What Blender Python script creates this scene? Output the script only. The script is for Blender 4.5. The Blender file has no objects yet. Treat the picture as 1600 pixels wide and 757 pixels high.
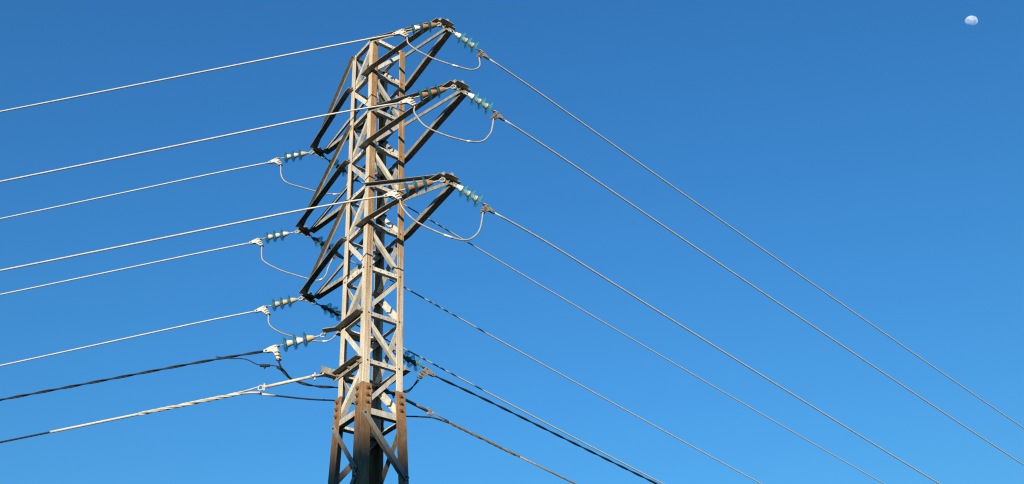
import bpy, bmesh, math, random
from mathutils import Vector, Matrix
random.seed(7)
V = Vector
scene = bpy.context.scene
COL = scene.collection

# ---------------------------------------------------------------- camera, sky, sun, exposure
cam_d = bpy.data.cameras.new('camera')
cam_d.sensor_width = 36.0
cam_d.lens = 1625.4 / 1600.0 * 36.0
cam_d.clip_end = 20000.0
cam_o = bpy.data.objects.new('camera', cam_d)
COL.objects.link(cam_o)
R_ = V((0.62588172, 0.77817072, -0.05217664))
U_ = V((0.45931091, -0.31370175, 0.83103832))
F_ = V((-0.63032179, 0.54409699, 0.5537625))
cam_o.matrix_world = Matrix(((R_.x, U_.x, -F_.x, 8.962), (R_.y, U_.y, -F_.y, -5.541), (R_.z, U_.z, -F_.z, 1.65), (0, 0, 0, 1)))
scene.camera = cam_o

SUN_EL = math.radians(11.0)
SUN_AZ = math.radians(-45.8)          # direction to the sun, counted from +X towards +Y
SUN = V((math.cos(SUN_EL) * math.cos(SUN_AZ), math.cos(SUN_EL) * math.sin(SUN_AZ), math.sin(SUN_EL)))
world = bpy.data.worlds.new('World')
scene.world = world
world.use_nodes = True
wn = world.node_tree
bg = wn.nodes['Background']
sky = wn.nodes.new('ShaderNodeTexSky')
sky.sky_type = 'NISHITA'
sky.sun_disc = False
sky.sun_elevation = SUN_EL
sky.sun_rotation = math.pi / 2 - SUN_AZ
sky.altitude = 0
sky.air_density = 2.0
sky.dust_density = 0.0
sky.ozone_density = 10.0
wn.links.new(sky.outputs['Color'], bg.inputs['Color'])
bg.inputs['Strength'].default_value = 0.15

sun_d = bpy.data.lights.new('sun', 'SUN')
sun_d.energy = 4.3
sun_d.angle = math.radians(0.53)
sun_d.color = (1.0, 0.905, 0.72)
sun_o = bpy.data.objects.new('sun', sun_d)
sun_o.rotation_euler = SUN.to_track_quat('Z', 'Y').to_euler()
sun_o.location = (20, -20, 40)
COL.objects.link(sun_o)

scene.view_settings.view_transform = 'Standard'
scene.view_settings.look = 'None'
scene.view_settings.gamma = 1.0
scene.view_settings.use_curve_mapping = False
scene.view_settings.exposure = 0.72
scene.cycles.max_bounces = 10
scene.cycles.transparent_max_bounces = 16
scene.cycles.filter_width = 1.15
scene.cycles.caustics_refractive = False
scene.cycles.caustics_reflective = False


# ---------------------------------------------------------------- materials
def new_mat(name):
    m = bpy.data.materials.new(name)
    m.use_nodes = True
    nt = m.node_tree
    return m, nt, nt.nodes['Principled BSDF']


def noise(nt, scale=(1, 1, 1), s=5.0, detail=5.0, rough=0.6, coord='Object'):
    tc = nt.nodes.new('ShaderNodeTexCoord')
    mp = nt.nodes.new('ShaderNodeMapping')
    mp.inputs['Scale'].default_value = scale
    nz = nt.nodes.new('ShaderNodeTexNoise')
    nz.inputs['Scale'].default_value = s
    nz.inputs['Detail'].default_value = detail
    nz.inputs['Roughness'].default_value = rough
    nt.links.new(tc.outputs[coord], mp.inputs['Vector'])
    nt.links.new(mp.outputs['Vector'], nz.inputs['Vector'])
    return nz.outputs['Fac']


def ramp(nt, fac, stops):
    r = nt.nodes.new('ShaderNodeValToRGB')
    el = r.color_ramp.elements
    while len(el) < len(stops):
        el.new(0.5)
    for e, (p, c) in zip(el, stops):
        e.position = p
        e.color = (c[0], c[1], c[2], 1.0)
    nt.links.new(fac, r.inputs['Fac'])
    return r.outputs['Color']


def math_node(nt, op, a, b=None, c=None, clamp=False):
    n = nt.nodes.new('ShaderNodeMath')
    n.operation = op
    n.use_clamp = clamp
    for i, x in enumerate((a, b, c)):
        if x is None:
            continue
        if isinstance(x, (int, float)):
            n.inputs[i].default_value = x
        else:
            nt.links.new(x, n.inputs[i])
    return n.outputs[0]


def mix_col(nt, fac, a, b):
    n = nt.nodes.new('ShaderNodeMix')
    n.data_type = 'RGBA'
    for sock, x in ((n.inputs[0], fac), (n.inputs[6], a), (n.inputs[7], b)):
        if isinstance(x, (int, float)):
            sock.default_value = x
        elif isinstance(x, tuple):
            sock.default_value = (x[0], x[1], x[2], 1)
        else:
            nt.links.new(x, sock)
    return n.outputs[2]


def bump(nt, bsdf, fac, dist=0.002, strength=0.5):
    b = nt.nodes.new('ShaderNodeBump')
    b.inputs['Distance'].default_value = dist
    b.inputs['Strength'].default_value = strength
    nt.links.new(fac, b.inputs['Height'])
    nt.links.new(b.outputs['Normal'], bsdf.inputs['Normal'])


def simple(name, stops, scale=(1, 1, 1), s=20.0, rough=0.5, metal=0.0, bump_d=0.0, coord='Object'):
    m, nt, b = new_mat(name)
    f = noise(nt, scale, s, coord=coord)
    nt.links.new(ramp(nt, f, stops), b.inputs['Base Color'])
    b.inputs['Roughness'].default_value = rough
    b.inputs['Metallic'].default_value = metal
    if bump_d:
        bump(nt, b, f, bump_d)
    return m


def mul_col(nt, a, b, fac=1.0):
    n = nt.nodes.new('ShaderNodeMix')
    n.data_type = 'RGBA'
    n.blend_type = 'MULTIPLY'
    n.inputs[0].default_value = fac
    nt.links.new(a, n.inputs[6])
    nt.links.new(b, n.inputs[7])
    return n.outputs[2]


def steel_material(name, light, dark, rust, rust_amount=0.0, tone=0.30):
    """old galvanising: every piece has its own tone, with grey mottling, dirt specks and rust runs"""
    m, nt, b = new_mat(name)
    f1 = noise(nt, (1, 1, 0.3), 16.0, 7.0, 0.7)
    f2 = noise(nt, (1, 1, 1), 90.0, 4.0, 0.65)
    f3 = noise(nt, (1, 1, 0.08), 50.0, 3.0, 0.5)
    f4 = noise(nt, (1, 1, 0.6), 5.0, 4.0, 0.6)
    base = ramp(nt, f1, [(0.32, dark), (0.6, light)])
    grit = ramp(nt, f2, [(0.33, (0.55, 0.53, 0.50)), (0.52, (1, 1, 1))])
    col = mul_col(nt, base, grit, 0.8)
    oi = nt.nodes.new('ShaderNodeObjectInfo')
    piece = ramp(nt, oi.outputs['Random'], [(0.0, (1 - tone, 1 - tone, 1 - tone * 0.9)), (0.5, (0.93, 0.91, 0.88)), (1.0, (1, 1, 1))])
    col = mul_col(nt, col, piece)
    rnd = math_node(nt, 'MULTIPLY', math_node(nt, 'FRACT', math_node(nt, 'MULTIPLY', oi.outputs['Random'], 7.31)), 0.35)
    streak = math_node(nt, 'ADD', math_node(nt, 'MULTIPLY', f4, 0.75), math_node(nt, 'MULTIPLY', f3, 0.6))
    k = math_node(nt, 'ADD', math_node(nt, 'MULTIPLY', math_node(nt, 'SUBTRACT', streak, 0.68), 4.5), rust_amount)
    k = math_node(nt, 'ADD', k, rnd, clamp=True)
    rc = ramp(nt, f2, [(0.3, rust[0]), (0.65, rust[1])])
    col = mix_col(nt, math_node(nt, 'MULTIPLY', k, 0.85), col, rc)
    nt.links.new(col, b.inputs['Base Color'])
    b.inputs['Roughness'].default_value = 0.62
    b.inputs['Metallic'].default_value = 0.0
    b.inputs['Specular IOR Level'].default_value = 0.35
    bump(nt, b, f2, 0.0008, 0.4)
    return m


def leg_material():
    """weathered steel: the flange that faces the street (+X) has rusted, most of all near the top"""
    m, nt, b = new_mat('weathered_leg_steel')
    f1 = noise(nt, (1, 1, 0.2), 18.0, 6.0, 0.65)
    f2 = noise(nt, (1, 1, 1), 110.0, 3.0, 0.6)
    f3 = noise(nt, (1, 1, 0.03), 60.0, 3.0, 0.5)
    tc = nt.nodes.new('ShaderNodeTexCoord')
    sp = nt.nodes.new('ShaderNodeSeparateXYZ')
    nt.links.new(tc.outputs['Object'], sp.inputs[0])
    sn = nt.nodes.new('ShaderNodeSeparateXYZ')
    nt.links.new(tc.outputs['Normal'], sn.inputs[0])
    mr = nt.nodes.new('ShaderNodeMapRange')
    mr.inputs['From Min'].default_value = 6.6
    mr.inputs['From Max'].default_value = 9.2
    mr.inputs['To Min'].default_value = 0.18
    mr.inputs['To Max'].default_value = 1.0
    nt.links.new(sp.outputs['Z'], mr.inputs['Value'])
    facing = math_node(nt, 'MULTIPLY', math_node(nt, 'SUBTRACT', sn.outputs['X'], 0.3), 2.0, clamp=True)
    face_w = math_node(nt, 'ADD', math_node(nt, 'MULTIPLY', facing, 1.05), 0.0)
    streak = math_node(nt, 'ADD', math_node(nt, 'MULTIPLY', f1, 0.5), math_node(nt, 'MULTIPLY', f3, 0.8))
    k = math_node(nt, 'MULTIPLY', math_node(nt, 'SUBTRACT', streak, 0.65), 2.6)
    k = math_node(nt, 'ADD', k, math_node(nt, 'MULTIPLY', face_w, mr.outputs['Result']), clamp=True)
    base = mul_col(nt, ramp(nt, f1, [(0.3, (0.46, 0.39, 0.29)), (0.62, (0.68, 0.62, 0.50))]), ramp(nt, f2, [(0.33, (0.6, 0.56, 0.5)), (0.52, (1, 1, 1))]), 0.8)
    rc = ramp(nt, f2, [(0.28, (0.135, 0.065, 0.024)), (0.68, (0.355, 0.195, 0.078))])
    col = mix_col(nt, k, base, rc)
    nt.links.new(col, b.inputs['Base Color'])
    b.inputs['Roughness'].default_value = 0.7
    b.inputs['Specular IOR Level'].default_value = 0.3
    bump(nt, b, f2, 0.0008, 0.4)
    return m


M = {}
RU = ((0.16, 0.07, 0.028), (0.40, 0.235, 0.11))
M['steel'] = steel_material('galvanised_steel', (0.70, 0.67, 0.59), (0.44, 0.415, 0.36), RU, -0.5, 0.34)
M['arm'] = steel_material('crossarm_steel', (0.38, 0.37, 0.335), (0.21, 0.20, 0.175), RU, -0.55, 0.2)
M['leg'] = leg_material()
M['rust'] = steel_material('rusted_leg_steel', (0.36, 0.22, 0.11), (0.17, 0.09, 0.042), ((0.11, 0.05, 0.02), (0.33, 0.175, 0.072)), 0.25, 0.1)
M['body'] = steel_material('shade_dark_body_steel', (0.40, 0.375, 0.32), (0.21, 0.195, 0.16), RU, -0.35, 0.2)  # lower-brace steel; extra shade at the foot is put into its darker colour
M['bolt'] = simple('rusted_bolt', [(0.3, (0.10, 0.05, 0.025)), (0.7, (0.24, 0.12, 0.055))], s=60, rough=0.7)
M['hole'] = simple('dirty_bolt_head', [(0.3, (0.03, 0.025, 0.02)), (0.7, (0.06, 0.05, 0.04))], s=60, rough=0.8)
M['zinc'] = simple('cast_zinc_fitting', [(0.3, (0.30, 0.285, 0.255)), (0.7, (0.48, 0.455, 0.41))], s=40, rough=0.5, metal=0.15, bump_d=0.001)
M['fitting_dark'] = simple('tarnished_shaded_fitting', [(0.3, (0.17, 0.14, 0.11)), (0.7, (0.34, 0.29, 0.23))], s=40, rough=0.6, metal=0.15, bump_d=0.001)  # tarnished metal; also the shaded tone of the right-hand telecom rods
M['cap_pale'] = simple('pale_cement_cap', [(0.3, (0.42, 0.375, 0.30)), (0.7, (0.62, 0.58, 0.49))], s=30, rough=0.6)
M['cap_white'] = simple('zinc_white_cap', [(0.3, (0.62, 0.62, 0.60)), (0.7, (0.80, 0.80, 0.78))], s=30, rough=0.5)
M['cap_rust'] = simple('rusty_iron_cap', [(0.3, (0.20, 0.095, 0.04)), (0.7, (0.42, 0.23, 0.105))], s=30, rough=0.75, bump_d=0.001)
M['cap_tan'] = simple('tan_rusty_cap', [(0.3, (0.38, 0.24, 0.12)), (0.7, (0.60, 0.46, 0.29))], s=30, rough=0.7)
M['wire'] = simple('weathered_aluminium_strand', [(0.3, (0.37, 0.37, 0.35)), (0.7, (0.52, 0.51, 0.49))], (1, 1, 1), s=25, rough=0.55, metal=0.1)
M['jumper'] = simple('grey_jumper_strand', [(0.3, (0.24, 0.23, 0.21)), (0.7, (0.40, 0.38, 0.35))], (1, 1, 1), s=25, rough=0.55, metal=0.1)
M['sleeve'] = simple('bright_aluminium_sleeve', [(0.3, (0.55, 0.54, 0.51)), (0.7, (0.66, 0.65, 0.62))], s=25, rough=0.45, metal=0.1)
M['black'] = simple('black_cable_sheath', [(0.3, (0.004, 0.004, 0.005)), (0.7, (0.009, 0.0088, 0.0085))], s=25, rough=0.75)
M['beige'] = simple('beige_preformed_rod', [(0.3, (0.38, 0.35, 0.29)), (0.7, (0.56, 0.52, 0.45))], s=40, rough=0.6)
M['brown_tube'] = simple('brown_link_tube', [(0.3, (0.30, 0.20, 0.12)), (0.7, (0.46, 0.33, 0.21))], s=30, rough=0.65)

gm, nt, b = new_mat('teal_toughened_glass')
b.inputs['Base Color'].default_value = (0.10, 0.31, 0.36, 1)
b.inputs['Roughness'].default_value = 0.06
b.inputs['IOR'].default_value = 1.5
tr = nt.nodes.new('ShaderNodeBsdfTransparent')
tr.inputs['Color'].default_value = (0.82, 0.935, 0.955, 1)
fr = nt.nodes.new('ShaderNodeFresnel')
fr.inputs['IOR'].default_value = 1.5
k = math_node(nt, 'ADD', math_node(nt, 'MULTIPLY', fr.outputs[0], 0.45), 0.07, clamp=True)
ms = nt.nodes.new('ShaderNodeMixShader')
nt.links.new(k, ms.inputs[0])
nt.links.new(tr.outputs[0], ms.inputs[1])
nt.links.new(b.outputs[0], ms.inputs[2])
nt.links.new(ms.outputs[0], nt.nodes['Material Output'].inputs['Surface'])
M['glass'] = gm

# the moon adds its own reflected sunlight to the sky light that the air in front of it scatters
mm, nt, b = new_mat('moon_rock')
nt.nodes.remove(b)
f = noise(nt, (1, 1, 1), 2.2, 4.0, 0.55, 'Generated')
dif = nt.nodes.new('ShaderNodeBsdfDiffuse')
nt.links.new(ramp(nt, f, [(0.38, (0.16, 0.16, 0.17)), (0.6, (0.40, 0.38, 0.35))]), dif.inputs['Color'])
trn = nt.nodes.new('ShaderNodeBsdfTransparent')
add = nt.nodes.new('ShaderNodeAddShader')
nt.links.new(dif.outputs[0], add.inputs[0])
nt.links.new(trn.outputs[0], add.inputs[1])
nt.links.new(add.outputs[0], nt.nodes['Material Output'].inputs['Surface'])
M['moon'] = mm

g, nt, b = new_mat('dry_ground')
fa = noise(nt, (1, 1, 1), 0.35, 8.0, 0.65)
fb = noise(nt, (1, 1, 1), 6.0, 6.0, 0.7)
c1 = ramp(nt, fa, [(0.35, (0.022, 0.026, 0.012)), (0.6, (0.05, 0.045, 0.026))])
c2 = ramp(nt, fb, [(0.3, (0.55, 0.55, 0.5)), (0.7, (1, 1, 1))])
mu = nt.nodes.new('ShaderNodeMix')
mu.data_type = 'RGBA'
mu.blend_type = 'MULTIPLY'
mu.inputs[0].default_value = 1.0
nt.links.new(c1, mu.inputs[6])
nt.links.new(c2, mu.inputs[7])
nt.links.new(mu.outputs[2], b.inputs['Base Color'])
b.inputs['Roughness'].default_value = 0.95
bump(nt, b, fb, 0.05, 0.6)
M['ground'] = g
M['concrete'] = simple('footing_concrete', [(0.3, (0.26, 0.25, 0.23)), (0.7, (0.36, 0.35, 0.32))], s=6, rough=0.9, bump_d=0.004)


# ---------------------------------------------------------------- mesh helpers
def obj(name, bm, mats, parent=None):
    bmesh.ops.recalc_face_normals(bm, faces=bm.faces)
    me = bpy.data.meshes.new(name)
    bm.to_mesh(me)
    bm.free()
    for m in (mats if isinstance(mats, (list, tuple)) else [mats]):
        me.materials.append(M[m])
    o = bpy.data.objects.new(name, me)
    COL.objects.link(o)
    o.parent = parent
    return o


def tag(o, label=None, cat=None, group=None, kind=None):
    if label:
        o['label'] = label
    if cat:
        o['category'] = cat
    if group:
        o['group'] = group
    if kind:
        o['kind'] = kind
    return o


def empty(name, loc, label, cat, group=None):
    o = bpy.data.objects.new(name, None)
    o.empty_display_size = 0.2
    COL.objects.link(o)
    o.location = loc
    return tag(o, label, cat, group)


def prism(bm, poly, p0, p1, a, b, mi=0):
    """extrude a 2-D polygon, given in the (a, b) frame, from p0 to p1"""
    v0 = [bm.verts.new(p0 + a * x + b * y) for x, y in poly]
    v1 = [bm.verts.new(p1 + a * x + b * y) for x, y in poly]
    n = len(poly)
    fs = [bm.faces.new([v0[i], v0[(i + 1) % n], v1[(i + 1) % n], v1[i]]) for i in range(n)]
    fs.append(bm.faces.new(v0[::-1]))
    fs.append(bm.faces.new(v1))
    for f in fs:
        f.material_index = mi


def frame(p0, p1, a, b):
    d = (p1 - p0).normalized()
    a = (a - d * a.dot(d)).normalized()
    b = b - d * b.dot(d)
    b = (b - a * b.dot(a)).normalized()
    return d, a, b


def lpoly(wa, wb, t):
    r = t * 0.35
    return [(r, 0), (wa - r, 0), (wa, r), (wa, t), (t * 1.3, t), (t, t * 1.3), (t, wb), (r, wb), (0, wb - r), (0, r)]


def angle(bm, p0, p1, a, b, wa, wb, t=0.006, mi=0):
    """steel angle section with its outer corner on the line p0-p1"""
    p0, p1, a, b = V(p0), V(p1), V(a), V(b)
    d, a, b = frame(p0, p1, a, b)
    prism(bm, lpoly(wa, wb, t), p0, p1, a, b, mi)


def angle_path(bm, pts, a, b, wa, wb, t=0.006, mi=0):
    """an angle section bent along a path; the profile stays in step from point to point"""
    pts = [V(p) for p in pts]
    a, b = V(a), V(b)
    poly = lpoly(wa, wb, t)
    rings = []
    for i, p in enumerate(pts):
        d0 = (pts[i] - pts[i - 1]).normalized() if i else (pts[1] - pts[0]).normalized()
        d1 = (pts[i + 1] - pts[i]).normalized() if i < len(pts) - 1 else d0
        d = (d0 + d1).normalized()
        aa = (a - d * a.dot(d)).normalized()
        bb = b - d * b.dot(d)
        bb = (bb - aa * bb.dot(aa)).normalized()
        rings.append([bm.verts.new(p + aa * x + bb * y) for x, y in poly])
    n = len(poly)
    for r0, r1 in zip(rings, rings[1:]):
        for i in range(n):
            bm.faces.new([r0[i], r0[(i + 1) % n], r1[(i + 1) % n], r1[i]]).material_index = mi
    bm.faces.new(rings[0][::-1]).material_index = mi
    bm.faces.new(rings[-1]).material_index = mi


def perp(d):
    d = d.normalized()
    x = d.cross(V((0, 0, 1)))
    if x.length < 1e-4:
        x = V((1, 0, 0))
    x.normalize()
    return x, d.cross(x).normalized()


def cyl(bm, p0, p1, r0, r1=None, n=10, mi=0):
    p0, p1 = V(p0), V(p1)
    r1 = r0 if r1 is None else r1
    x, y = perp(p1 - p0)
    c = [(math.cos(2 * math.pi * i / n), math.sin(2 * math.pi * i / n)) for i in range(n)]
    a = [bm.verts.new(p0 + (x * u + y * v) * r0) for u, v in c]
    b = [bm.verts.new(p1 + (x * u + y * v) * r1) for u, v in c]
    fs = [bm.faces.new([a[i], a[(i + 1) % n], b[(i + 1) % n], b[i]]) for i in range(n)]
    fs += [bm.faces.new(a[::-1]), bm.faces.new(b)]
    for f in fs:
        f.material_index = mi
        f.smooth = n > 8 and len(f.verts) == 4


def tube(bm, pts, r, n=8, mi=0, closed=False):
    pts = [V(p) for p in pts]
    rr = r if isinstance(r, (list, tuple)) else [r] * len(pts)
    rings = []
    x = None
    N = len(pts)
    for i, p in enumerate(pts):
        if closed:
            d = (pts[(i + 1) % N] - pts[i - 1]).normalized()
        else:
            d = (pts[min(i + 1, N - 1)] - pts[max(i - 1, 0)]).normalized()
        if x is None:
            x, y = perp(d)
        x = (x - d * x.dot(d)).normalized()
        y = d.cross(x)
        rings.append([bm.verts.new(p + (x * math.cos(2 * math.pi * k / n) + y * math.sin(2 * math.pi * k / n)) * rr[i]) for k in range(n)])
    pairs = list(zip(rings, rings[1:])) + ([(rings[-1], rings[0])] if closed else [])
    for r0, r1 in pairs:
        for k in range(n):
            f = bm.faces.new([r0[k], r0[(k + 1) % n], r1[(k + 1) % n], r1[k]])
            f.smooth = True
            f.material_index = mi
    if not closed:
        bm.faces.new(rings[0][::-1]).material_index = mi
        bm.faces.new(rings[-1]).material_index = mi


def lathe(bm, prof, n=28, mi=0, cap=False):
    """revolve (x, r) round the X axis; r = 0 closes to a point"""
    rings = []
    for x, r in prof:
        if r < 1e-6:
            rings.append([bm.verts.new((x, 0, 0))])
        else:
            rings.append([bm.verts.new((x, r * math.cos(2 * math.pi * k / n), r * math.sin(2 * math.pi * k / n))) for k in range(n)])
    for a, b in zip(rings, rings[1:]):
        for k in range(n):
            k2 = (k + 1) % n
            if len(a) == 1 and len(b) == 1:
                continue
            if len(a) == 1:
                f = bm.faces.new([a[0], b[k2], b[k]])
            elif len(b) == 1:
                f = bm.faces.new([a[k], a[k2], b[0]])
            else:
                f = bm.faces.new([a[k], a[k2], b[k2], b[k]])
            f.smooth = True
            f.material_index = mi


def spline(pts, m=8):
    pts = [V(p) for p in pts]
    P = [pts[0] * 2 - pts[1]] + pts + [pts[-1] * 2 - pts[-2]]
    out = []
    for i in range(1, len(P) - 2):
        p0, p1, p2, p3 = P[i - 1:i + 3]
        for k in range(m):
            t = k / m
            out.append(0.5 * ((2 * p1) + (p2 - p0) * t + (2 * p0 - 5 * p1 + 4 * p2 - p3) * t * t + (3 * p1 - p0 - 3 * p2 + p3) * t ** 3))
    out.append(pts[-1])
    return out


def box(bm, c, sx, sy, sz, x=V((1, 0, 0)), y=V((0, 1, 0)), z=V((0, 0, 1)), mi=0, bev=0.0):
    c = V(c)
    p = [(-sx / 2, -sy / 2), (sx / 2, -sy / 2), (sx / 2, sy / 2), (-sx / 2, sy / 2)]
    prism(bm, p, c - z * sz / 2, c + z * sz / 2, x, y, mi)


def hex_bolt(bm, p, d, r=0.014, h=0.018, mi=0, shank=0.012):
    p, d = V(p), V(d).normalized()
    cyl(bm, p - d * 0.004, p + d * 0.003, r * 1.35, n=12, mi=mi)
    cyl(bm, p, p + d * h, r, n=6, mi=mi)
    if shank:
        cyl(bm, p + d * h, p + d * (h + shank), r * 0.55, n=8, mi=mi)


# ---------------------------------------------------------------- ground and the ridge behind the camera
bm = bmesh.new()
N = 24
for i in range(N + 1):
    for j in range(N + 1):
        s = lambda k: math.copysign(abs(2 * k / N - 1) ** 2.5 * 6000, k - N / 2)
        bm.verts.new((s(i), s(j), 0))
bm.verts.ensure_lookup_table()
for i in range(N):
    for j in range(N):
        bm.faces.new([bm.verts[i * (N + 1) + j], bm.verts[(i + 1) * (N + 1) + j], bm.verts[(i + 1) * (N + 1) + j + 1], bm.verts[i * (N + 1) + j + 1]])
tag(obj('ground', bm, 'ground'), kind='structure')

bm = bmesh.new()
HD = 80.0                                  # the ridge stands between the pylon and the low sun
SHADE_Z = 6.14
hd = V((math.cos(SUN_AZ), math.sin(SUN_AZ), 0))
pd = V((-hd.y, hd.x, 0))
crest = SHADE_Z + HD * math.tan(SUN_EL)
nu, nv = 60, 24
grid = []
for i in range(nu + 1):
    q_ = (i / nu - 0.5) * 500.0
    row = []
    for j in range(nv + 1):
        r_ = (j / nv - 0.5) * 110.0
        prof = math.exp(-(r_ / 22.0) ** 2) - math.exp(-(55.0 / 22.0) ** 2)
        hh = crest * (1 - 0.35 * (abs(q_) / 250.0) ** 2) * prof / (1 - math.exp(-6.25))
        hh += 0.12 * prof * math.sin(q_ * 0.31 + 1.0) * math.sin(r_ * 0.21)
        row.append(bm.verts.new(hd * (HD + r_) + pd * q_ + V((0, 0, hh - 0.05))))
    grid.append(row)
for i in range(nu):
    for j in range(nv):
        bm.faces.new([grid[i][j], grid[i + 1][j], grid[i + 1][j + 1], grid[i][j + 1]]).smooth = True
tag(obj('hill', bm, 'ground'), kind='structure')

# ---------------------------------------------------------------- the lattice pylon
H = 0.2575
LV = {'A1': 11.765, 'B1': 11.157, 'A2': 10.533, 'B2': 9.932, 'A3': 9.334, 'B3': 8.743, 'C': 8.135, 'D': 7.53, 'E': 6.934}
GZ = 6.334
SPL = 6.655
BAT = 0.029
pylon = empty('electricity_pylon', (0, 0, 0), 'weathered steel lattice pylon with six crossarms, rusty legs and black shaded base', 'pylon')


def half(zv):
    return H if zv >= SPL else H + 0.020 + BAT * (SPL - zv)


CORN = {'front': (1, -1), 'right': (1, 1), 'left': (-1, -1), 'back': (-1, 1)}


def corner(c, zv, inset=0.0):
    su, sv = CORN[c]
    k = half(zv) - inset
    return V((su * k, sv * k, zv))


def leg_flanges(c):
    su, sv = CORN[c]
    return V((-su, 0, 0)), V((0, -sv, 0))


for c in CORN:
    a, b_ = leg_flanges(c)
    bm = bmesh.new()
    angle(bm, corner(c, 6.38 + 1e-3) * 0 + V((CORN[c][0] * H, CORN[c][1] * H, 6.36)), V((CORN[c][0] * H, CORN[c][1] * H, LV['A1'] + 0.012)), a, b_, 0.086, 0.086, 0.008)
    for zv in list(LV.values()):
        for q2, out in ((a, -b_), (b_, -a)):
            hex_bolt(bm, V((CORN[c][0] * H, CORN[c][1] * H, zv)) + q2 * 0.052 + out * 0.0, out, 0.008, 0.007, mi=1, shank=0)
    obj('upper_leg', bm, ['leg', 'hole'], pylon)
    bm = bmesh.new()
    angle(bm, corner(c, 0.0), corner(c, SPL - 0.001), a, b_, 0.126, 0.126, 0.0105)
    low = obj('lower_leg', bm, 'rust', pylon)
    for k in range(3):
        zv = SPL - 0.06 - 0.085 * k
        for q2, out in ((a, -b_), (b_, -a)):
            bm = bmesh.new()
            hex_bolt(bm, corner(c, zv) + q2 * 0.07, out, 0.0185, 0.018, shank=0.018)
            obj('splice_bolt', bm, 'bolt', low)
    bm = bmesh.new()
    cc = corner(c, 0.0)
    box(bm, cc + V((0, 0, 0.06)), 0.5, 0.5, 0.42)
    obj('footing', bm, 'concrete', pylon)

# the four faces: (corner at its start, corner at its end, outward normal)
FACES = {'front_right': ('front', 'right', V((1, 0, 0))), 'left_front': ('left', 'front', V((0, -1, 0))),
         'back_right': ('back', 'right', V((0, 1, 0))), 'left_back': ('left', 'back', V((-1, 0, 0)))}
LT = 0.009


def on_face(c, zv, n, depth):
    p = corner(c, zv)
    return p - n * (depth + LT)


def strut(f, zv, w=0.052, inset=0.02, dots=4, mat='steel', off=0.0):
    c0, c1, n = FACES[f]
    p0, p1 = on_face(c0, zv, n, off), on_face(c1, zv, n, off)
    d = (p1 - p0).normalized()
    p0, p1 = p0 + d * inset, p1 - d * inset
    bm = bmesh.new()
    p0.z -= w / 2
    p1.z -= w / 2
    angle(bm, p0, p1, V((0, 0, 1)), -n, w, w, 0.005)
    L = (p1 - p0).length
    for k in range(dots):
        t = (k + 0.7) / (dots + 0.4)
        q = p0 + (p1 - p0) * t + V((0, 0, w * 0.52))
        cyl(bm, q - n * 0.003, q + n * 0.0025, 0.0075, n=8, mi=1)
    return obj('strut', bm, [mat, 'hole'], pylon)


def diag(f, ca, za, cb, zb, w=0.05, mat='steel', t=0.005, depth=0.006, gap=0.035, flip=False):
    n = FACES[f][2]
    p0, p1 = on_face(ca, za, n, depth), on_face(cb, zb, n, depth)
    # meet the legs a little in from the corner
    h0 = (p1 - p0)
    h0.z = 0
    h0.normalize()
    p0, p1 = p0 + h0 * 0.025, p1 - h0 * 0.025
    s0 = gap if za > zb else -gap
    p0.z -= s0
    p1.z += s0
    d = (p1 - p0).normalized()
    a = n.cross(d)
    if (a.z < 0) != flip:
        a = -a
    bm = bmesh.new()
    angle(bm, p0 - a * w / 2, p1 - a * w / 2, a, -n, w, w, t)
    for e, q in ((1, p0), (-1, p1)):
        hex_bolt(bm, q + d * 0.03 * e, n, 0.010, 0.009, mi=1, shank=0)
    return obj('diagonal_brace', bm, [mat, 'hole'], pylon)


names = ['A1', 'B1', 'A2', 'B2', 'A3', 'B3', 'C', 'D', 'E']
lev = [LV[k] for k in names] + [GZ]
for f, (c0, c1, n) in FACES.items():
    for i, zv in enumerate(lev):
        if i < 9:
            strut(f, zv, dots=4 if f in ('front_right', 'left_front') else 3)
        else:
            strut(f, zv, w=0.07, dots=0, mat='steel')
    for i in range(len(lev) - 1):
        top, bot = lev[i], lev[i + 1]
        if i % 2 == 0:
            hi, lo = {'front_right': ('right', 'front'), 'left_front': ('front', 'left'), 'back_right': ('back', 'right'), 'left_back': ('left', 'back')}[f]
        else:
            hi, lo = {'front_right': ('front', 'right'), 'left_front': ('left', 'front'), 'back_right': ('right', 'back'), 'left_back': ('back', 'left')}[f]
        # the bottom bay of the head keeps the zigzag going into the body
        wd = 0.05 if i % 2 == 0 else 0.062
        if i >= 6:
            wd = 0.062
        diag(f, hi, top, lo, bot, w=wd if f != 'front_right' else 0.05)
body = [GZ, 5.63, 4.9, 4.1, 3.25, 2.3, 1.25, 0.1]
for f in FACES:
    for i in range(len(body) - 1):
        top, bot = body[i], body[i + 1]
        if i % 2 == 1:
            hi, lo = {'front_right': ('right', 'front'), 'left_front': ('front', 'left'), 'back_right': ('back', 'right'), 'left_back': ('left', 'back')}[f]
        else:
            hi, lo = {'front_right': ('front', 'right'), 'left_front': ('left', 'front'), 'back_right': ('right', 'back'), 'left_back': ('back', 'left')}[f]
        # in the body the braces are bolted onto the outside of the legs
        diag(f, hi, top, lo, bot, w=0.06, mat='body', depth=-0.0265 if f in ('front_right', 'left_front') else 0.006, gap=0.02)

# ---- crossarms: two lower chords, two ties and an end plate each
TIP = {1: 1.597, 2: 1.857, 3: 1.608}
TT = 0.0884


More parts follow.
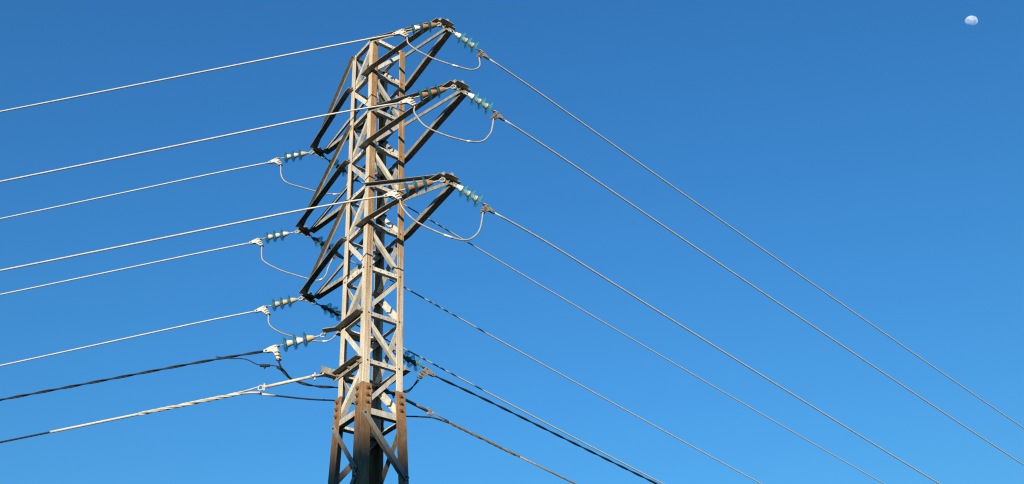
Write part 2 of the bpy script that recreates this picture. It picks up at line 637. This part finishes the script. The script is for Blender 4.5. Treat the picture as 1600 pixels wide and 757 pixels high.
def crossarm(side, i):
    zb, za = LV['B%d' % i], LV['A%d' % i]
    up = V((0, 0, 1))
    zt = zb - (0.055 if side > 0 else 0.035)
    lx = side * TIP[i]
    # end plate: the root mesh of the arm
    bm = bmesh.new()
    px = lx - 0.09 if side > 0 else lx - 0.004
    p0, p1 = V((px, -TT, zt + 0.008)), V((px, TT, zt + 0.008))
    angle(bm, p0, p1, V((1, 0, 0)), -up, 0.095, 0.062, 0.008)
    box(bm, V((px + 0.05, 0.01, zt + 0.035)), 0.05, 0.03, 0.05)
    for k in (-0.06, 0.0, 0.06):
        hex_bolt(bm, V((px + 0.008, k, zt - 0.028)), V((1, 0, 0)), 0.012, 0.012, mi=1)
    for e in (-1, 1):
        box(bm, V((px + 0.02, e * (TT - 0.01), zt - 0.045)), 0.012, 0.045, 0.07)
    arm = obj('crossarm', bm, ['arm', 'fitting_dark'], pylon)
    for e in (-1, 1):
        face_y = e * (H + 0.001)
        tail = 0.15 if (side > 0 and e < 0) else (0.2 if e > 0 else 0.055)
        if side > 0 and e < 0 and i == 3:
            tail = 0.16
        # lower chord, cranked where it leaves the leg
        bm = bmesh.new()
        pts = [V((side * (H - tail), face_y, zb)), V((side * (H + 0.03), face_y, zb - 0.003)), V((lx - side * 0.05, e * (TT - 0.015), zt))]
        angle_path(bm, pts, V((0, e, 0)), up, 0.078, 0.06, 0.007)
        hex_bolt(bm, V((side * (H - 0.04), face_y + e * 0.007, zb + 0.03)), V((0, e, 0)), 0.01, 0.01, mi=1)
        obj('lower_chord', bm, ['arm', 'hole'], arm)
        # upper tie down to the tip
        bm = bmesh.new()
        q0, q1 = V((side * (H + 0.002 - 0.06), e * (H + 0.002), za + 0.0)), V((lx - side * 0.07, e * (TT - 0.03), zt + 0.03))
        angle(bm, q0, q1, V((0, e, 0)), -up, 0.05, 0.05, 0.006)
        obj('upper_tie', bm, ['arm', 'hole'], arm)
    return arm


for side in (1, -1):
    for i in (1, 2, 3):
        crossarm(side, i)

# ---- small brackets for the low-voltage and telecom cables
bm = bmesh.new()
yo = -H - 0.003
angle_path(bm, [(H - 0.03, yo, LV['D'] + 0.01), (-H - 0.03, yo, LV['D'] + 0.0), (-0.40, -0.40, LV['D'] - 0.03)], V((0, -1, 0)), V((0, 0, 1)), 0.085, 0.055, 0.008)
hex_bolt(bm, (H - 0.05, yo - 0.008, LV['D'] + 0.04), (0, -1, 0), 0.013, 0.014, mi=1)
hex_bolt(bm, (-0.37, -0.40, LV['D'] - 0.035), (0, 0, -1), 0.012, 0.02, mi=1)
obj('cable_bracket', bm, ['arm', 'fitting_dark'], pylon)
bm = bmesh.new()
angle(bm, (-H - 0.02, -H - 0.02, LV['D'] - 0.035), (-H - 0.02, 0.51, LV['D'] - 0.035), (-1, 0, 0), (0, 0, 1), 0.07, 0.05, 0.007)
obj('cable_bracket', bm, ['arm', 'fitting_dark'], pylon)
bm = bmesh.new()
angle(bm, (H - 0.02, yo, LV['E'] + 0.035), (-H - 0.10, yo, LV['E'] + 0.03), (0, -1, 0), (0, 0, -1), 0.085, 0.07, 0.008)
for k in (H - 0.07, 0.0, -H + 0.02):
    hex_bolt(bm, (k, yo - 0.008, LV['E'] - 0.005), (0, -1, 0), 0.013, 0.02, mi=1)
obj('cable_bracket', bm, ['arm', 'fitting_dark'], pylon)
bm = bmesh.new()
angle(bm, (-H - 0.012, -0.47, LV['E'] - 0.0), (-H - 0.012, 0.40, LV['E'] - 0.0), (-1, 0, 0), (0, 0, 1), 0.08, 0.08, 0.008)
hex_bolt(bm, (-H - 0.05, -0.43, LV['E']), (0, 0, -1), 0.013, 0.02, mi=1)
obj('cable_bracket', bm, ['arm', 'fitting_dark'], pylon)
bm = bmesh.new()
angle(bm, (-H - 0.05, H + 0.012, LV['E'] + 0.0), (H + 0.03, H + 0.012, LV['E'] + 0.0), (0, 1, 0), (0, 0, 1), 0.08, 0.06, 0.008)
obj('cable_bracket', bm, ['arm', 'fitting_dark'], pylon)

# ---------------------------------------------------------------- insulator strings
PHL, PHR = math.radians(-136.0), math.radians(93.5)
DIR = {'L': V((math.cos(PHL), math.sin(PHL), 0)), 'R': V((math.cos(PHR), math.sin(PHR), 0))}

# one glass disc (revolved bell with ribs underneath), one iron cap, shared by all
bm = bmesh.new()
lathe(bm, [(-0.028, 0.0), (-0.028, 0.030), (-0.020, 0.040), (-0.010, 0.062), (0.000, 0.079), (0.010, 0.0875), (0.015, 0.0865), (0.011, 0.081),
           (0.000, 0.070), (0.001, 0.064), (0.012, 0.061), (0.012, 0.056), (-0.006, 0.050), (-0.012, 0.036), (-0.014, 0.024), (-0.014, 0.0)], 36)
proto_disc = obj('glass_disc', bm, 'glass')
ME_DISC = proto_disc.data
bm = bmesh.new()
lathe(bm, [(-0.088, 0.0), (-0.088, 0.020), (-0.080, 0.025), (-0.066, 0.027), (-0.048, 0.032), (-0.032, 0.038), (-0.0245, 0.039), (-0.020, 0.036), (-0.020, 0.0)], 20)
lathe(bm, [(-0.011, 0.0), (-0.011, 0.021), (-0.003, 0.019), (0.006, 0.010), (0.018, 0.009), (0.018, 0.0)], 16)
proto_cap = obj('metal_cap', bm, 'cap_pale')
ME_CAP = proto_cap.data
for o in (proto_disc, proto_cap):
    bpy.data.objects.remove(o)


def part(name, me, parent, x, mat=None):
    o = bpy.data.objects.new(name, me)
    COL.objects.link(o)
    o.parent = parent
    o.location = (x, 0, 0)
    if mat:
        o.material_slots[0].link = 'OBJECT'
        o.material_slots[0].material = M[mat]
    return o


def axes(A, B):
    x = (B - A).normalized()
    z = (V((0, 0, 1)) - x * x.z).normalized()
    y = z.cross(x)
    return Matrix(((x.x, y.x, z.x, A.x), (x.y, y.y, z.y, A.y), (x.z, y.z, z.z, A.z), (0, 0, 0, 1)))


def insulator_string(A, B, label, caps, spacing=0.104, tail=0.135, fit='zinc', scale=1.0):
    A, B = V(A), V(B)
    root = empty('insulator_string', A, label, 'insulator', 'glass insulator strings on the pylon')
    root.matrix_world = axes(A, B)
    L = (B - A).length
    d3 = L - tail
    xs = [d3 - 2 * spacing, d3 - spacing, d3]
    for k, x in enumerate(xs):
        a = part('metal_cap', ME_CAP, root, x, caps[k])
        g_ = part('glass_disc', ME_DISC, root, x)
        g_.rotation_euler = (k * 1.1, 0, 0)
        if scale != 1:
            a.scale = (spacing / 0.104,) + (scale,) * 2
            g_.scale = (scale,) * 3
    # ball link and shackle at the arm, pin rod at the clamp
    bm = bmesh.new()
    x0 = xs[0] - 0.086 * spacing / 0.104
    if x0 > 0.035:
        tube(bm, [(0.028, 0, 0), (x0 + 0.006, 0, 0)], 0.009, 8)
        cyl(bm, (x0 - 0.016, 0, 0), (x0 + 0.004, 0, 0), 0.013, 0.017, 10)
    tube(bm, [(0.03 * math.cos(t), 0, 0.03 * math.sin(t) * 0.8) for t in [k * math.pi / 6 for k in range(12)]], 0.0065, 6, closed=True)
    obj('ball_link', bm, fit, root)
    bm = bmesh.new()
    tube(bm, [(d3 + 0.012, 0, 0), (d3 + 0.03, 0, 0), (L - 0.02, 0, 0)], [0.010, 0.008, 0.008], 8)
    for e in (-1, 1):
        tube(bm, [(L - 0.05, 0, 0), (L - 0.035, e * 0.016, 0), (L + 0.012, e * 0.017, 0)], 0.006, 6)
    obj('pin_rod', bm, fit, root)
    return root


def strain_clamp(P, d, slope, label, leg, fit='zinc', scale=1.0):
    """pistol clamp: nose along the wire, lower leg with three U-bolts where the jumper leaves"""
    P = V(P)
    root = empty('strain_clamp', P, label, 'strain clamp', 'strain clamps at the ends of the wires')
    x = V((d.x, d.y, slope)).normalized()
    root.matrix_world = axes(P, P + x) @ Matrix.Scale(scale, 4)
    lx, lz = leg
    # body outline in the (x, z) plane
    out = [(-0.018, 0.016), (0.012, 0.022), (0.06, 0.012), (0.145, -0.012), (0.148, -0.038), (0.118, -0.054), (0.088, -0.052),
           (0.060, -0.050), (0.036, -0.062), (0.018, -0.088)]
    ax = V((lx, 0, lz)).normalized()
    nx = V((-ax.z, 0, ax.x))
    if nx.x < 0:
        nx = -nx
    e1 = V((lx, 0, lz)) + nx * 0.011
    e0 = V((lx, 0, lz)) - nx * 0.011
    m0 = V((lx, 0, lz)) * 0.35 - nx * 0.017
    out += [(e1.x, e1.z), (e0.x, e0.z), (m0.x, m0.z)]
    bm = bmesh.new()
    w = 0.014
    a = [bm.verts.new((px, -w, pz)) for px, pz in out]
    b2 = [bm.verts.new((px, w, pz)) for px, pz in out]
    n = len(out)
    for k in range(n):
        bm.faces.new([a[k], a[(k + 1) % n], b2[(k + 1) % n], b2[k]])
    bm.faces.new(a[::-1])
    bm.faces.new(b2)
    bmesh.ops.bevel(bm, geom=list(bm.edges), offset=0.004, segments=1, affect='EDGES')
    # rib round the lightening pocket and the hinge pin
    cyl(bm, (0, -0.03, 0), (0, 0.03, 0), 0.011, n=10)
    obj('clamp_body', bm, fit, root)
    bm = bmesh.new()
    for e in (-1, 1):
        cyl(bm, (0.112, e * 0.0142, -0.032), (0.112, e * 0.0156, -0.032), 0.012, n=12)
    obj('clamp_pocket', bm, 'hole', root)
    # three U-bolts round the leg
    for k in range(3):
        c = V((lx, 0, lz)) * (0.42 + 0.25 * k)
        bm = bmesh.new()
        r = 0.024
        pts = [c + nx * -0.036 + V((0, -r, 0)), c + V((0, -r, 0))] + [c + nx * (r * math.sin(t)) + V((0, -r * math.cos(t), 0)) for t in (0.5, 1.0, 1.57, 2.1, 2.6)] + [c + V((0, r, 0)), c - nx * 0.036 + V((0, r, 0))]
        tube(bm, pts, 0.0065, 6)
        for e in (-1, 1):
            cyl(bm, c - nx * 0.03 + V((0, e * r, 0)), c - nx * 0.016 + V((0, e * r, 0)), 0.013, n=6)
        box(bm, c - nx * 0.014, 0.010, 0.066, 0.024, nx, V((0, 1, 0)), ax)
        obj('u_bolt', bm, fit, root)
    return root, root.matrix_world @ V((0.145, 0, -0.026)), root.matrix_world @ V((lx, 0, lz))


def wire_obj(name, pts, r, mat, label, cat, group=None, n=8):
    bm = bmesh.new()
    base = V(pts[0])
    tube(bm, [V(p) - base for p in pts], r, n)
    o = obj(name, bm, mat)
    o.location = base
    return tag(o, label, cat, group)


def span(nose, tip_xy, d, co, smax=60.0):
    """points of a sagging wire in its vertical plane, first from the clamp nose, then along z = c0 + c1 s + c2 s^2"""
    s0 = (V((nose.x, nose.y, 0)) - V((tip_xy[0], tip_xy[1], 0))).dot(d)
    zf = lambda s: co[0] + co[1] * s + co[2] * s * s
    pts = [nose]
    s = s0
    step = 0.15
    dz = nose.z - zf(s0)
    while s < smax:
        s += step
        k = max(0.0, 1 - (s - s0) / 1.2)
        pts.append(V((tip_xy[0], tip_xy[1], 0)) + d * s + V((0, 0, zf(s) + dz * k * k)))
        step = min(step * 1.25, 1.5)
    return pts


WIRE_R = 0.0105
ARMS = [  # side, level, wording
    (1, 1, 'top near crossarm'), (1, 2, 'middle near crossarm'), (1, 3, 'lowest near crossarm'),
    (-1, 1, 'top far crossarm'), (-1, 2, 'middle far crossarm'), (-1, 3, 'lowest far crossarm')]
PIV = {('L', 1, 1): (1.236, -0.437, 10.977), ('L', 1, 2): (1.456, -0.476, 9.685), ('L', 1, 3): (1.193, -0.489, 8.516),
       ('L', -1, 1): (-1.96, -0.439, 11.037), ('L', -1, 2): (-2.253, -0.471, 9.805), ('L', -1, 3): (-1.958, -0.427, 8.596),
       ('R', 1, 1): (1.569, 0.539, 10.905), ('R', 1, 2): (1.832, 0.501, 9.697), ('R', 1, 3): (1.584, 0.481, 8.491),
       ('R', -1, 1): (-1.631, 0.600, 10.99), ('R', -1, 2): (-1.886, 0.554, 9.767), ('R', -1, 3): (-1.643, 0.62, 8.615)}
SPAN = {('L', 1, 1): (11.011, -.1001, .001), ('L', 1, 2): (9.7724, -.1115, .001), ('L', 1, 3): (8.5919, -.1085, .001),
        ('L', -1, 1): (11.0877, -.1211, .001), ('L', -1, 2): (9.8523, -.1173, .001), ('L', -1, 3): (8.6479, -.1281, .001),
        ('R', 1, 1): (10.9608, -.1238, .001), ('R', 1, 2): (9.7532, -.1302, .001), ('R', 1, 3): (8.574, -.1408, .001),
        ('R', -1, 1): (11.0999, -.1418, .001), ('R', -1, 2): (9.8926, -.1559, .001), ('R', -1, 3): (8.6952, -.1603, .001)}
CAPS = {('L', 1, 1): ('cap_rust', 'cap_rust', 'cap_white'), ('L', 1, 2): ('cap_rust', 'cap_rust', 'cap_rust'), ('L', 1, 3): ('cap_rust', 'cap_rust', 'cap_rust'),
        ('L', -1, 1): ('cap_tan', 'cap_pale', 'cap_pale'), ('L', -1, 2): ('cap_pale', 'cap_pale', 'cap_pale'), ('L', -1, 3): ('cap_tan', 'cap_tan', 'cap_tan')}
CAPWORD = {('L', 1, 1): 'one white and two rusty caps', ('L', 1, 2): 'rust brown caps', ('L', 1, 3): 'orange rusty caps',
           ('L', -1, 1): 'cream and tan caps', ('L', -1, 2): 'cream coloured caps', ('L', -1, 3): 'plain tan caps'}
JUMP = {
    (1, 1): [(1.277, -.376, 10.767), (1.307, -.283, 10.689), (1.35, -.152, 10.633), (1.383, -.052, 10.599), (1.451, .158, 10.567), (1.497, .3, 10.556), (1.523, .379, 10.558), (1.547, .452, 10.591), (1.563, .502, 10.67)],
    (1, 2): [(1.487, -.435, 9.501), (1.496, -.411, 9.439), (1.535, -.313, 9.305), (1.611, -.117, 9.224), (1.689, .083, 9.188), (1.725, .176, 9.185), (1.761, .268, 9.199), (1.786, .334, 9.241), (1.804, .379, 9.308), (1.819, .418, 9.393)],
    (1, 3): [(1.231, -.437, 8.349), (1.248, -.397, 8.27), (1.293, -.285, 8.147), (1.37, -.095, 8.052), (1.45, .102, 7.986), (1.501, .229, 7.978), (1.536, .315, 8.028), (1.566, .389, 8.15)],
    (-1, 1): [(-1.908, -.371, 10.724), (-1.883, -.277, 10.631), (-1.824, -.054, 10.605), (-1.765, .171, 10.585), (-1.717, .351, 10.598), (-1.681, .45, 10.633), (-1.665, .52, 10.72)],
    (-1, 2): [(-2.211, -.416, 9.545), (-2.197, -.376, 9.447), (-2.117, -.15, 9.341), (-1.992, .199, 9.265), (-1.963, .282, 9.252), (-1.934, .363, 9.281), (-1.914, .418, 9.363), (-1.904, .446, 9.493)],
    (-1, 3): [(-1.919, -.363, 8.364), (-1.906, -.311, 8.303), (-1.882, -.219, 8.259), (-1.847, -.085, 8.228), (-1.774, .198, 8.208), (-1.727, .378, 8.231), (-1.702, .45, 8.282), (-1.687, .5, 8.359)]}
LEG = {'L': (-0.045, -0.145), 'R': (-0.038, -0.145)}
for side, i, word in ARMS:
    ends = {}
    for e in ('L', 'R'):
        sg = -1 if e == 'L' else 1
        d = DIR[e]
        zt = LV['B%d' % i]
        A = V((side * TIP[i] - (0.06 if side > 0 else -0.015), sg * (TT + 0.012), zt - (0.115 if side > 0 else 0.085)))
        B = V(PIV[(e, side, i)])
        co = SPAN[(e, side, i)]
        where = 'facing the left hand span' if e == 'L' else 'facing the right hand span'
        if e == 'L':
            lab = 'glass insulator string with %s on the %s' % (CAPWORD[(e, side, i)], word)
            caps, fit = CAPS[(e, side, i)], 'zinc'
        else:
            lab = '%s, on the %s' % ('teal glass insulator string slanting down right' if side > 0 else 'dark shaded insulator string behind the lattice', word)
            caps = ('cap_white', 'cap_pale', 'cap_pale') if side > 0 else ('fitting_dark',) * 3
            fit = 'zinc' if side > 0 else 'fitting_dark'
        insulator_string(A, B, lab, caps, 0.104 if e == 'L' else 0.1, 0.135 if e == 'L' else 0.12, fit)
        slope = co[1] - 0.05
        cl, nose, leg = strain_clamp(B, d, slope, '%s metal strain clamp %s of the %s' % ('pale' if e == 'L' else 'grey brown', 'gripping the left hand wire' if e == 'L' else 'gripping the right hand wire', word),
                                     LEG[e], 'zinc' if e == 'L' else 'fitting_dark', 0.9 if e == 'L' else 0.86)
        ends[e] = leg
        pts = span(nose, (side * TIP[i], sg * TT), d, co)
        wire_obj('conductor_wire', pts, WIRE_R, 'wire', 'bare aluminium conductor leaving the %s towards the %s' % (word, 'left edge' if e == 'L' else 'lower right corner'), 'power line', 'bare conductors of the line')
    pts = spline([ends['L']] + JUMP[(side, i)] + [ends['R']], 6)
    j = wire_obj('jumper_cable', pts, 0.0098, 'jumper', 'grey jumper loop hanging under the %s' % word, 'jumper cable', 'jumper loops under the crossarms')
    # compression sleeve on the loop
    base = pts[0]
    k0 = int(len(pts) * (0.50 if side > 0 else 0.62))
    bm = bmesh.new()
    tube(bm, [p - base for p in pts[k0:k0 + 4]], 0.0130, 10)
    obj('jumper_sleeve', bm, 'sleeve', j)

# ---------------------------------------------------------------- low-voltage bundle and telecom cable
A = V((-0.40, -0.405, LV['D'] - 0.05))
B = V((-0.796, -0.785, 7.396))
insulator_string(A, B, 'pale capped insulator string on the bent bracket, holding a black twisted cable', ('cap_tan', 'cap_white', 'cap_pale'), 0.117, 0.115, 'zinc', 1.08)
cl, noseL, legL = strain_clamp(B, DIR['L'], -0.13, 'white strain clamp gripping the black twisted cable left of the pylon', (-0.02, -0.185))
A = V((-0.285, 0.50, 7.47))
B = V((-0.30, 0.957, 7.383))
insulator_string(A, B, 'glass insulator string with dark caps just beyond the right leg, lowest on the pylon', ('fitting_dark',) * 3, 0.1, 0.125, 'fitting_dark')
cl, noseR, legR = strain_clamp(B, DIR['R'], -0.2, 'grey strain clamp gripping the black twisted cable right of the pylon', (-0.06, -0.165), 'fitting_dark')


def twisted(name, pts, r, off, pitch, label, cat, group=None, phase=0.0, n=6, strands=2, mat='black'):
    """strands wound round a path, resampled evenly"""
    pts = [V(p) for p in pts]
    path = []
    acc = 0.0
    for p0, p1 in zip(pts, pts[1:]):
        L = (p1 - p0).length
        k = max(1, int(L / (pitch / 10)))
        for q in range(k):
            path.append((p0.lerp(p1, q / k), acc + L * q / k, (p1 - p0).normalized()))
        acc += L
    base = pts[0]
    bm = bmesh.new()
    for st in range(strands):
        out = []
        for p, s, d in path:
            x, y = perp(d)
            t = 2 * math.pi * (s / pitch + st / strands) + phase
            out.append(p + (x * math.cos(t) + y * math.sin(t)) * off - base)
        tube(bm, out, r, n)
    o = obj(name, bm, mat)
    o.location = base
    return tag(o, label, cat, group)


pl = span(noseL, (-0.41, -0.412), DIR['L'], (7.4404, -.0973, .001), 45)
twisted('twisted_cable', pl, 0.0082, 0.0080, 0.62, 'black twisted power cable running from the white clamp to the left edge', 'cable')
pr = span(noseR, (-0.28, 0.51), DIR['R'], (7.4358, -.1379, .001), 40)
twisted('twisted_cable', pr, 0.0078, 0.0076, 0.62, 'black twisted power cable slanting down to the right beside a bare wire', 'cable')
jl = spline([legL, (-.765, -.707, 7.119), (-.75, -.654, 7.062), (-.733, -.595, 7.014), (-.691, -.453, 6.971), (-.639, -.276, 6.96), (-.591, -.112, 6.975), (-.512, .155, 6.976),
             (-.426, .449, 6.985), (-.358, .68, 7.029), (-.333, .763, 7.078), legR], 6)
twisted('jumper_cable', jl, 0.0075, 0.0085, 0.5, 'black twisted jumper passing behind the pylon between the lowest two clamps', 'jumper cable')
tl = spline([(-1.30, -1.275, 7.345), (-1.237, -1.211, 7.327), (-1.165, -1.141, 7.303), (-1.088, -1.067, 7.291), (-1.021, -1.002, 7.26), (-.952, -.936, 7.2), (-.897, -.882, 7.171), (-.816, -.804, 7.158), (-.744, -.735, 7.126), (-.698, -.69, 7.062), (-.735, -.60, 7.005)], 5)
o = wire_obj('tap_wire', tl, 0.0062, 'black', 'thin black tap wire looping under the white clamp', 'cable')
bm = bmesh.new()
q = V((-.875, -.862, 7.166)) - tl[0]
dq = (V((-.816, -.804, 7.158)) - V((-.897, -.882, 7.171))).normalized()
cyl(bm, q - dq * 0.055, q + dq * 0.055, 0.017, n=8)
hex_bolt(bm, q + V((0, 0, -0.015)), (0, 0, -1), 0.012, 0.016)
obj('tap_connector', bm, 'black', o)
bm = bmesh.new()
tube(bm, [V((-.775, -.765, 7.13)) - tl[0], V((-.757, -.685, 7.095)) - tl[0]], 0.011, 6)
obj('cable_tie', bm, 'black', o)


def telecom(P, d, co, s_tube, s_ring, s_pre, s_sleeve, words, tube_mat, dark, thick=1.0):
    """link tube, thimble, preformed rods and the cable itself"""
    z = lambda s: co[0] + co[1] * s + co[2] * s * s
    at = lambda s, dz=0.0, off=0.0: V((P[0], P[1], 0)) + d * s + V((-d.y, d.x, 0)) * off + V((0, 0, z(s) + dz))
    A = at(s_tube[0], 0.02)
    link = empty('extension_link', A, '%s telecom extension link bolted to the pylon %s' % words[:2], 'link')
    rel = lambda p: p - A
    bm = bmesh.new()
    cyl(bm, rel(at(s_tube[1], 0.02)), rel(at(s_ring - 0.035, 0.012)), 0.017, n=12)
    obj('link_tube', bm, tube_mat, link)
    bm = bmesh.new()
    for e in (-1, 1):
        tube(bm, [rel(at(s_tube[0], 0.01, e * 0.012)), rel(at((s_tube[0] + s_tube[1]) / 2, 0.012, e * 0.016)), rel(at(s_tube[1] + 0.03, 0.02, e * 0.012))], 0.008, 6)
    cyl(bm, rel(at(s_tube[0], 0.01, -0.035)), rel(at(s_tube[0], 0.01, 0.035)), 0.010, n=8)
    cyl(bm, rel(at(s_tube[1] - 0.01, 0.016, -0.03)), rel(at(s_tube[1] - 0.01, 0.016, 0.03)), 0.014, n=8)
    cyl(bm, rel(at(s_tube[1] - 0.02, 0.06)), rel(at(s_tube[1] - 0.02, -0.03)), 0.011, n=8)
    obj('shackle', bm, dark, link)
    bm = bmesh.new()
    c = rel(at(s_ring, 0.012))
    upv = V((0, 0, 1))
    tube(bm, [c + d * (0.030 * math.cos(t)) + upv * (0.030 * math.sin(t)) for t in [k * math.pi / 7 for k in range(14)]], 0.010, 6, closed=True)
    cyl(bm, rel(at(s_ring - 0.04, 0.055)), rel(at(s_ring - 0.04, -0.035)), 0.013, n=8)
    cyl(bm, rel(at(s_ring - 0.055, 0.03)), rel(at(s_ring - 0.02, 0.012)), 0.022, n=8)
    obj('thimble', bm, dark, link)
    # dead-end rods: two tails from the thimble, wound round the cable
    base = at(s_ring)
    cab_pts = []
    s = s_ring
    end = 45.0
    while s < end:
        cab_pts.append(at(s, -0.045 * max(0, 1 - (s - s_ring) / (s_pre[0] - s_ring))))
        s += 0.08 if s < s_sleeve[1] + 0.5 else 1.0
    cable = wire_obj('telecom_cable', cab_pts, 0.0105, 'black', '%s telecom cable held by wound rods %s' % (words[0], words[2] if len(words) > 2 else words[1]), 'cable')
    base = cab_pts[0]
    bm = bmesh.new()
    tube(bm, [at(s_ring + 0.03, 0.03) - base, at((s_ring + s_pre[0]) / 2, 0.02) - base, at(s_pre[0] + 0.03, 0.008) - base], 0.0085 * thick, 6)
    tube(bm, [at(s_ring + 0.0, -0.045) - base, at((s_ring + s_pre[0]) / 2, -0.022) - base, at(s_pre[0] + 0.03, -0.003) - base], 0.0125 * thick, 6)
    core = [at(s_pre[0] + (s_pre[1] - s_pre[0]) * k / 20) - base for k in range(21)]
    tube(bm, core, 0.0125 * thick, 8)
    for ph in range(5):
        out = []
        N2 = 150
        for k in range(N2 + 1):
            s = s_pre[0] + (s_pre[1] - s_pre[0]) * k / N2
            t = 2 * math.pi * ((s - s_pre[0]) / 0.55) + ph * math.pi / 3
            out.append(at(s) - base + (V((-d.y, d.x, 0)) * math.cos(t) + V((0, 0, 1)) * math.sin(t)) * 0.0145 * thick)
        tube(bm, out, 0.0062 * thick, 5)
    obj('dead_end_rods', bm, 'beige' if thick >= 1 else 'fitting_dark', cable)  # right-hand rods: weaker light on that side is put into the colour
    bm = bmesh.new()
    tube(bm, [at(s_sleeve[0] + (s_sleeve[1] - s_sleeve[0]) * k / 12) - base for k in range(13)], 0.0145 * thick, 8)
    obj('armour_rods', bm, 'beige' if thick >= 1 else 'fitting_dark', cable)  # same darker tone on the right, in place of weaker light
    return at


atL = telecom((-0.28, -0.434), DIR['L'], (6.9044, -.1137, .001), (0.0, 0.12), 0.71, (0.92, 2.08), (2.07, 3.09), ('pale', 'on the left of the rusty splice', 'on the left of the pylon'), 'cap_pale', 'zinc')
atR = telecom((-0.265, 0.381), DIR['R'], (6.9129, -.1511, .001), (0.0, 0.12), 0.645, (0.92, 2.05), (2.04, 9.0), ('brown', 'behind its right leg', 'slanting down on the right of the pylon'), 'brown_tube', 'fitting_dark', 0.85)
o = wire_obj('slack_cable', spline([(-.811, -.947, 6.777), (-.795, -.884, 6.767), (-.763, -.76, 6.774), (-.692, -.48, 6.782), (-.643, -.289, 6.795), (-.591, -.087, 6.813), (-.526, .17, 6.8),
                                (-.449, .469, 6.74), (-.39, .703, 6.737), (-.352, .849, 6.752), (-.306, 1.03, 6.768)], 5), 0.0095, 'black', 'thin black slack cable crossing behind the rusty leg splices', 'cable')
bm = bmesh.new()
p0 = V((-.811, -.947, 6.777))
tube(bm, [V((-.80, -.905, 6.769)) - p0, V((-.763, -.76, 6.774)) - p0], 0.0125, 8)
obj('cable_sleeve', bm, 'beige', o)

# ---------------------------------------------------------------- the moon: its sunlit half
MD = V((-0.23067, 0.73757, 0.63463)).normalized()
dist = 9000.0
rad = dist * 9.7 / 1625.4 * 0.898
bm = bmesh.new()
bmesh.ops.create_uvsphere(bm, u_segments=96, v_segments=64, radius=rad)
for f in bm.faces:
    f.smooth = True
# turn the pole to the sun and keep the half that the sun reaches
bmesh.ops.delete(bm, geom=[v for v in bm.verts if v.co.z < -rad * 0.02], context='VERTS')
me = bpy.data.meshes.new('moon')
bm.to_mesh(me)
bm.free()
me.materials.append(M['moon'])
moon = bpy.data.objects.new('moon', me)
moon.location = V(cam_o.matrix_world.translation) + MD * dist
moon.rotation_euler = SUN.to_track_quat('Z', 'Y').to_euler()
COL.objects.link(moon)
tag(moon, 'pale gibbous daytime moon high in the blue sky', 'moon')
